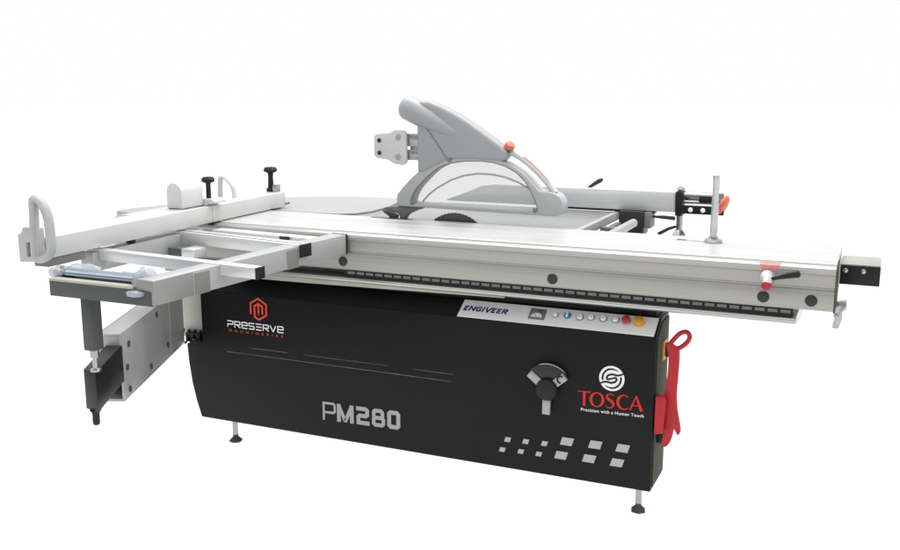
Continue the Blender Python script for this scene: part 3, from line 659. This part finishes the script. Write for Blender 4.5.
ln = MB(); ln.tube([(p[0], 0.276, p[1]) for p in inner_], 0.0022, 8); ln.build('window_seal', 'mid_grey', gd)
ln = MB(); ln.tube([(-0.046, 0.289, 0.970), (-0.02, 0.289, 0.998), (0.012, 0.289, 1.022), (0.069, 0.289, 1.054), (0.12, 0.289, 1.072), (0.175, 0.289, 1.081), (0.23, 0.289, 1.080), (0.28, 0.289, 1.072), (0.33, 0.289, 1.055), (0.365, 0.289, 1.037)], 0.003, 8); ln.build('window_arc', 'guard', gd)
ha = MB(); ha.tube([(0.296, 0.305, 1.160), (0.330, 0.305, 1.143), (0.365, 0.305, 1.118), (0.400, 0.305, 1.088), (0.436, 0.305, 1.052), (0.460, 0.305, 1.022)], [0.012, 0.011, 0.0105, 0.0105, 0.011, 0.013], 14); ha.build('guard_handle', 'guard_pale', gd)
ha = MB(); ha.tube([(0.345, 0.300, 1.146), (0.378, 0.300, 1.121), (0.412, 0.300, 1.090), (0.440, 0.300, 1.060)], 0.0028, 8); ha.build('handle_stripe', 'pink', gd)
bt = MB(); bt.lathe((0.290, 0.292, 1.176), (0.5, -0.35, 0.75), [(0.017, 0), (0.0185, 0.004), (0.0185, 0.012), (0.015, 0.018), (0.006, 0.021)], 24); bt.build('release_knob', 'orange', gd)
bt = MB(); bt.xz([(0.262, 1.134), (0.272, 1.132), (0.302, 1.166), (0.296, 1.172)], 0.2765, 0.282); bt.build('clip', 'dark_side', gd)
for x, z in ((-0.081, 0.966), (0.398, 0.963), (0.069, 1.128)):
    bt = MB(); bt.lathe((x, 0.275, z), (0, -1, 0), [(0.0085, 0), (0.0085, 0.004), (0.005, 0.006)], 14); bt.build('screw', 'mid_grey', gd)
pt = MB(); pt.xz([(-0.233, 1.207), (-0.222, 1.216), (-0.165, 1.221), (-0.146, 1.232), (-0.106, 1.230), (-0.099, 1.222), (-0.098, 1.114), (-0.115, 1.103), (-0.151, 1.108), (-0.178, 1.122), (-0.222, 1.127), (-0.234, 1.138)], 0.262, 0.275)
plate = pt.build('mounting_plate', 'guard_pale', gd, bevel=0.003)
for x, z, m_, r_ in ((-0.210, 1.192, 'dark_plastic', 0.008), (-0.210, 1.146, 'dark_plastic', 0.008), (-0.131, 1.205, 'guard', 0.011), (-0.132, 1.133, 'guard', 0.011)):
    bt = MB(); bt.lathe((x, 0.2618, z), (0, -1, 0), [(r_, 0), (r_, 0.002), (r_*0.7, 0.003)], 18); bt.build('bolt', m_, plate)
pt = MB(); pt.box(-0.105, -0.050, 0.2755, 0.328, 1.172, 1.218); pt.box(-0.105, -0.050, 0.2758, 0.322, 1.122, 1.160); pt.box(-0.0975, -0.062, 0.29, 0.318, 1.150, 1.18); pt.build('arm_clamp', 'zinc', plate, bevel=0.003)

# ================================================================== RIP FENCE
rf = thing('rip_fence', (0.5, 0.85, 0.9), 'silver rip fence bar with black and orange adjuster end behind the blade guard', 'rip fence')
q_ = MB(); q_.xz([(-0.19, 0.914), (-0.10, 0.948), (-0.03, 0.978), (0.03, 0.986), (0.776, 0.986), (0.779, 0.908), (-0.19, 0.908)], 0.830, 0.872); q_.build('fence_bar', 'alu', rf, bevel=0.0025)
q_ = MB(); q_.box(0.30, 0.70, 0.835, 0.868, 0.8995, 0.9078); q_.build('dark_gap_strip', 'black_plastic', rf)  # black strip standing in for the dark gap under the bar
q_ = MB(); q_.box(0.565, 0.664, 0.800, 0.885, 0.815, 0.907); sb_ = q_.build('slide_body', 'dark_plastic', rf, bevel=0.003)
q_ = MB(); q_.box(0.6645, 0.690, 0.805, 0.885, 0.842, 0.905); q_.build('slide_cover', 'mid_grey', sb_, bevel=0.003)
q_ = MB(); q_.box(0.7795, 0.806, 0.822, 0.880, 0.896, 0.990); q_.build('end_block', 'black_plastic', rf, bevel=0.002)
q_ = MB(); q_.box(0.8065, 0.962, 0.822, 0.838, 0.906, 0.938); ab = q_.build('adjuster_bar', 'black_plastic', rf, bevel=0.002)
for x in (0.838, 0.885):
    s_ = MB(); s_.lathe((x, 0.8218, 0.922), (0, -1, 0), [(0.010, 0), (0.009, 0.004), (0.004, 0.006)], 6); s_.build('screw', 'panel_white', ab)
q_ = MB(); q_.cone((0.8065, 0.852, 0.976), (0.955, 0.852, 0.976), 0.0105, None, 18); q_.cone((0.8065, 0.852, 0.949), (0.955, 0.852, 0.949), 0.0085, None, 18); q_.build('adjuster_rods', 'chrome', rf)
q_ = MB(); q_.box(0.865, 0.912, 0.836, 0.862, 0.949, 0.968); q_.build('adjuster_nut', 'black_plastic', rf, bevel=0.003)
q_ = MB(); q_.box(0.8068, 0.929, 0.864, 0.872, 0.939, 0.986); q_.build('adjuster_backplate', 'zinc', rf, bevel=0.002)
q_ = MB(); q_.box(0.930, 0.955, 0.838, 0.866, 0.938, 0.988); q_.build('rod_end', 'zinc', rf, bevel=0.003)
q_ = MB(); q_.lathe((0.946, 0.840, 0.949), (1, -0.15, -0.42), [(0.020, 0), (0.036, 0.004), (0.041, 0.012), (0.034, 0.022), (0.018, 0.026)], 11); q_.build('adjuster_knob', 'orange', rf, bevel=0.002)
q_ = MB(); q_.lathe((0.793, 0.850, 0.9905), (0, 0, 1), [(0.014, 0), (0.016, 0.006), (0.012, 0.014), (0.004, 0.017)], 18); q_.build('locking_knob', 'zinc', rf)
q_ = MB(); q_.cone((0.793, 0.850, 0.838), (0.793, 0.850, 0.8955), 0.0125, None, 18); q_.lathe((0.793, 0.850, 0.808), (0, 0, 1), [(0.026, 0), (0.028, 0.012), (0.022, 0.022), (0.014, 0.031)], 6); q_.build('support_rod', 'zinc', rf)
q_ = MB(); q_.tube([(0.690, 0.84, 0.886), (0.73, 0.838, 0.886), (0.778, 0.835, 0.884)], [0.004, 0.007, 0.008], 12); q_.build('lock_lever', 'dark_plastic', rf)
q_ = MB(); q_.tube([(0.715, 0.84, 0.818), (0.755, 0.838, 0.842), (0.782, 0.840, 0.852)], [0.007, 0.0065, 0.005], 12); q_.build('lock_lever', 'dark_plastic', rf)
q_ = MB(); q_.tube([(0.405, 0.880, 0.975), (0.440, 0.880, 1.000), (0.462, 0.880, 1.014), (0.474, 0.880, 1.020)], [0.005, 0.008, 0.0095, 0.006], 12); q_.build('lock_lever', 'dark_plastic', rf)

# ================================================================== HOLD-DOWN POST
hp = thing('hold_down_clamp', (1.030, 0.162, 0.905), 'slim silver post with round foot standing on the right half of the sliding table', 'clamp')
q_ = MB(); q_.lathe((1.030, 0.162, 0.9052), (0, 0, 1), [(0.028, 0), (0.029, 0.006), (0.025, 0.012), (0.015, 0.015), (0.014, 0.02)], 30); q_.build('round_foot', 'zinc', hp)
q_ = MB(); q_.tube([(1.030, 0.162, 0.925), (1.030, 0.162, 1.0), (1.029, 0.162, 1.06), (1.031, 0.162, 1.085), (1.029, 0.162, 1.118)], [0.0120, 0.0115, 0.0098, 0.0108, 0.0108], 20); q_.build('post', 'chrome', hp)
q_ = MB(); q_.tube([(1.0, 0.162, 0.9062), (0.93, 0.168, 0.9062)], 0.0018, 8); q_.tube([(0.945, 0.168, 0.9062), (0.915, 0.168, 0.9062)], 0.004, 8, flat=0.4); q_.build('foot_line', 'mid_grey', hp)  # thin grey line on the carriage top, running left from the foot

# ================================================================== PUSH STICK
ps1 = thing('push_stick', (0.94, 0.03, 0.27), 'red plastic push stick with loop handle hanging on the right side of the black cabinet', 'push stick')
q_ = MB()
q_.tube(smooth([(0.934, 0.03, 0.592), (0.947, 0.03, 0.615), (0.966, 0.03, 0.636), (0.985, 0.03, 0.641), (0.994, 0.03, 0.628), (0.988, 0.03, 0.610), (0.970, 0.03, 0.592), (0.950, 0.03, 0.582)], 5, True), 0.0075, 12, closed=True, flat=1.0)
q_.build('loop_handle', 'red', ps1)
q_ = MB(); q_.xz(smooth([(0.924, 0.600), (0.958, 0.590), (0.966, 0.565), (0.965, 0.500), (0.963, 0.440), (0.967, 0.390), (0.976, 0.345), (0.980, 0.316), (0.972, 0.304), (0.960, 0.322), (0.955, 0.296), (0.946, 0.270), (0.932, 0.258), (0.922, 0.268), (0.926, 0.305), (0.914, 0.345), (0.918, 0.395), (0.926, 0.450), (0.932, 0.500), (0.932, 0.560)], 4, True), 0.022, 0.037)
q_.build('stick_blade', 'red', ps1, bevel=0.004, seg=3)
hd_ = MB(); hd_.xz([(0.9032, 0.432), (0.930, 0.434), (0.936, 0.420), (0.930, 0.312), (0.9032, 0.306)], -0.008, 0.020); hd_.build('stick_holder', 'red', saw, bevel=0.004, seg=3)
hd_ = MB(); hd_.box(0.9032, 0.922, 0.04, 0.07, 0.262, 0.300); hd_.build('holder_hook', 'black_plastic', saw, bevel=0.002)
